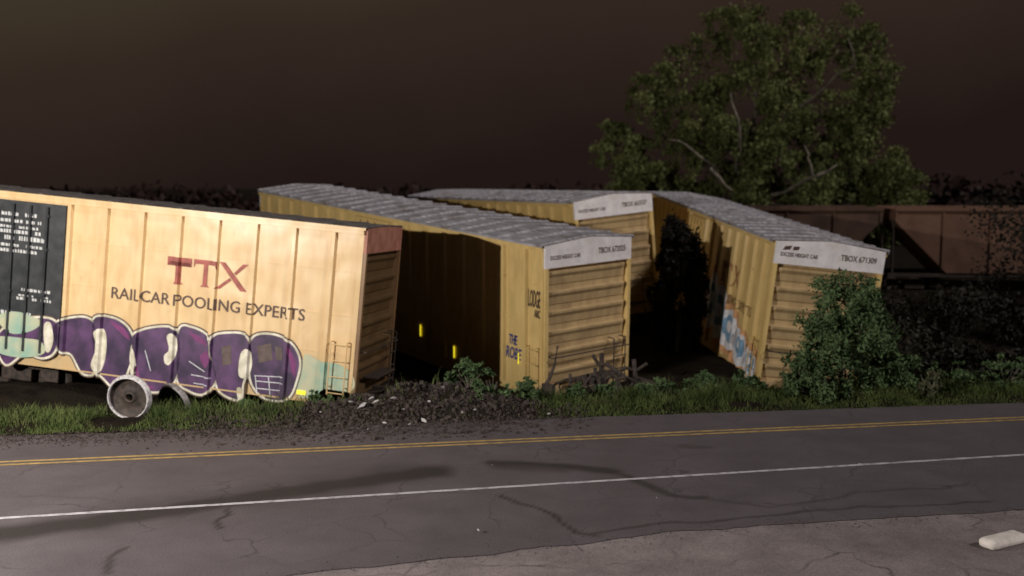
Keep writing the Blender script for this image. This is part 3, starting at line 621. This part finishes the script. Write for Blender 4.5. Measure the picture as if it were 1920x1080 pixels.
# hopper cars behind
hl_,hw=6.4,1.5
def hopper(loc,rz,mat,label):
    hc=empty('hopper_car',loc,(0,0,rz),label,'hopper car','open hopper cars standing behind the wreck')
    b=MB()
    pr=[(-hl_,3.7),(hl_,3.7),(hl_,3.2),(hl_-2.4,.8),(-hl_+2.4,.8),(-hl_,3.2)]
    for s2 in (-1,1):
        i=len(b.v); b.v+=[(x,s2*hw,z) for x,z in pr]; b.f.append(tuple(range(i,i+6))); b.m.append(0)
        for x in np.linspace(-hl_+.1,hl_-.1,7):
            zb=max(.8,3.2-(hl_-abs(x))) if abs(x)>hl_-2.4 else .8
            a,c=sorted((s2*hw,s2*(hw+.05))); b.box(x-.05,x+.05,a,c,zb,3.7)
        a,c=sorted((s2*(hw-.02),s2*(hw+.1))); b.box(-hl_,hl_,a,c,3.62,3.8)
    for k in (2,4,3): 
        (xa,za),(xb,zb)=pr[k],pr[(k+1)%6]; b.quad((xa,-hw,za),(xb,-hw,zb),(xb,hw,zb),(xa,hw,za))
    b.quad((hl_,-hw,3.7),(hl_,hw,3.7),(hl_,hw,3.2),(hl_,-hw,3.2)); b.quad((-hl_,-hw,3.7),(-hl_,hw,3.7),(-hl_,hw,3.2),(-hl_,-hw,3.2))
    b.obj('hopper_body',[mat],hc)
    b=MB(); b.box(-hl_-.3,hl_+.3,-.3,.3,.5,.78)
    for s2 in (-1,1):
        for x in (-hl_,hl_): b.tube([(x,s2*1.35,.78),(x,s2*1.35,3.2)],.05,6)
        b.box(-hl_-.2,hl_+.2,*sorted((s2*1.3,s2*1.45)),.62,.78)
    b.obj('frame',[M_steel],hc); bogie(hc,-hl_+1.1,.1); bogie(hc,hl_-1.1,.1)
hopper((10.6,50.5,.75),-.06,noise_mat('dark_brown_hopper_paint',(.06,.033,.022),(.11,.06,.04),scale=1.2,rough=.8),"dark brown open hopper car behind the leaning boxcar")
hopper((23.8,49.5,.75),-.06,noise_mat('rust_tan_hopper_paint',(.13,.066,.042),(.23,.125,.08),scale=1.0,rough=.8,c3=(.10,.055,.04),s3=1),"rust tan open hopper car with sloped end beyond brush")

# ---------------------------------------------------------------- world, lights, camera
w=bpy.data.worlds.new('World'); sc.world=w; w.use_nodes=True; nt=w.node_tree; Lk=nt.links; bg=nt.nodes['Background']
tc=N(nt,'ShaderNodeTexCoord'); sp=N(nt,'ShaderNodeSeparateXYZ'); Lk.new(tc.outputs['Generated'],sp.inputs[0])
r=N(nt,'ShaderNodeValToRGB'); cr=r.color_ramp; cr.elements[0].position=0.0; cr.elements[0].color=(.0150,.0088,.0075,1); cr.elements[1].position=.30; cr.elements[1].color=(.056,.046,.027,1); e1=cr.elements.new(.14); e1.color=(.033,.0205,.015,1); e2=cr.elements.new(.55); e2.color=(.008,.006,.005,1)
nz=N(nt,'ShaderNodeTexNoise'); nz.inputs['Scale'].default_value=2.2; nz.inputs['Detail'].default_value=4; Lk.new(tc.outputs['Generated'],nz.inputs[0])
ma=N(nt,'ShaderNodeMath',operation='MULTIPLY_ADD'); Lk.new(nz.outputs['Fac'],ma.inputs[0]); ma.inputs[1].default_value=.22; Lk.new(sp.outputs[2],ma.inputs[2])
mx_=N(nt,'ShaderNodeMath',operation='MULTIPLY_ADD'); Lk.new(sp.outputs[0],mx_.inputs[0]); mx_.inputs[1].default_value=-.14; Lk.new(ma.outputs[0],mx_.inputs[2])
mb_=N(nt,'ShaderNodeMath',operation='SUBTRACT'); Lk.new(mx_.outputs[0],mb_.inputs[0]); mb_.inputs[1].default_value=.11; Lk.new(mb_.outputs[0],r.inputs[0])
gl=N(nt,'ShaderNodeMapRange'); gl.inputs[1].default_value=-.2; gl.inputs[2].default_value=.6; gl.inputs[3].default_value=.12; gl.inputs[4].default_value=1; Lk.new(sp.outputs[1],gl.inputs[0])
Lk.new(r.outputs[0],bg.inputs[0]); Lk.new(gl.outputs[0],bg.inputs[1])
ld=bpy.data.lights.new('floodlight','SPOT'); ld.energy=15200; ld.spot_size=math.radians(118); ld.spot_blend=.6; ld.shadow_soft_size=.12; ld.color=(1,.92,.84)
lo=bpy.data.objects.new('floodlight',ld); C.objects.link(lo); lo.location=(-16.6,11.2,7.3); d=Vector((4,31,3))-Vector(lo.location); lo.rotation_euler=d.to_track_quat('-Z','Y').to_euler()
sd=bpy.data.lights.new('fill_sun','SUN'); sd.energy=1.4; sd.angle=math.radians(8); sd.color=(1,.91,.88)  # added fill lamp, brightens roofs, road and boxcar ends
so=bpy.data.objects.new('fill_sun',sd); C.objects.link(so); so.rotation_euler=Vector((-.66,.44,-.62)).to_track_quat('-Z','Y').to_euler()
cd=bpy.data.cameras.new('camera'); cd.lens=37.5; cd.sensor_width=36; cd.clip_end=2000
cd.dof.use_dof=True; cd.dof.focus_distance=20; cd.dof.aperture_fstop=.45
co=bpy.data.objects.new('camera',cd); C.objects.link(co); co.location=(0,0,5.7); co.rotation_euler=(math.pi/2-math.atan(.1),0,0); sc.camera=co
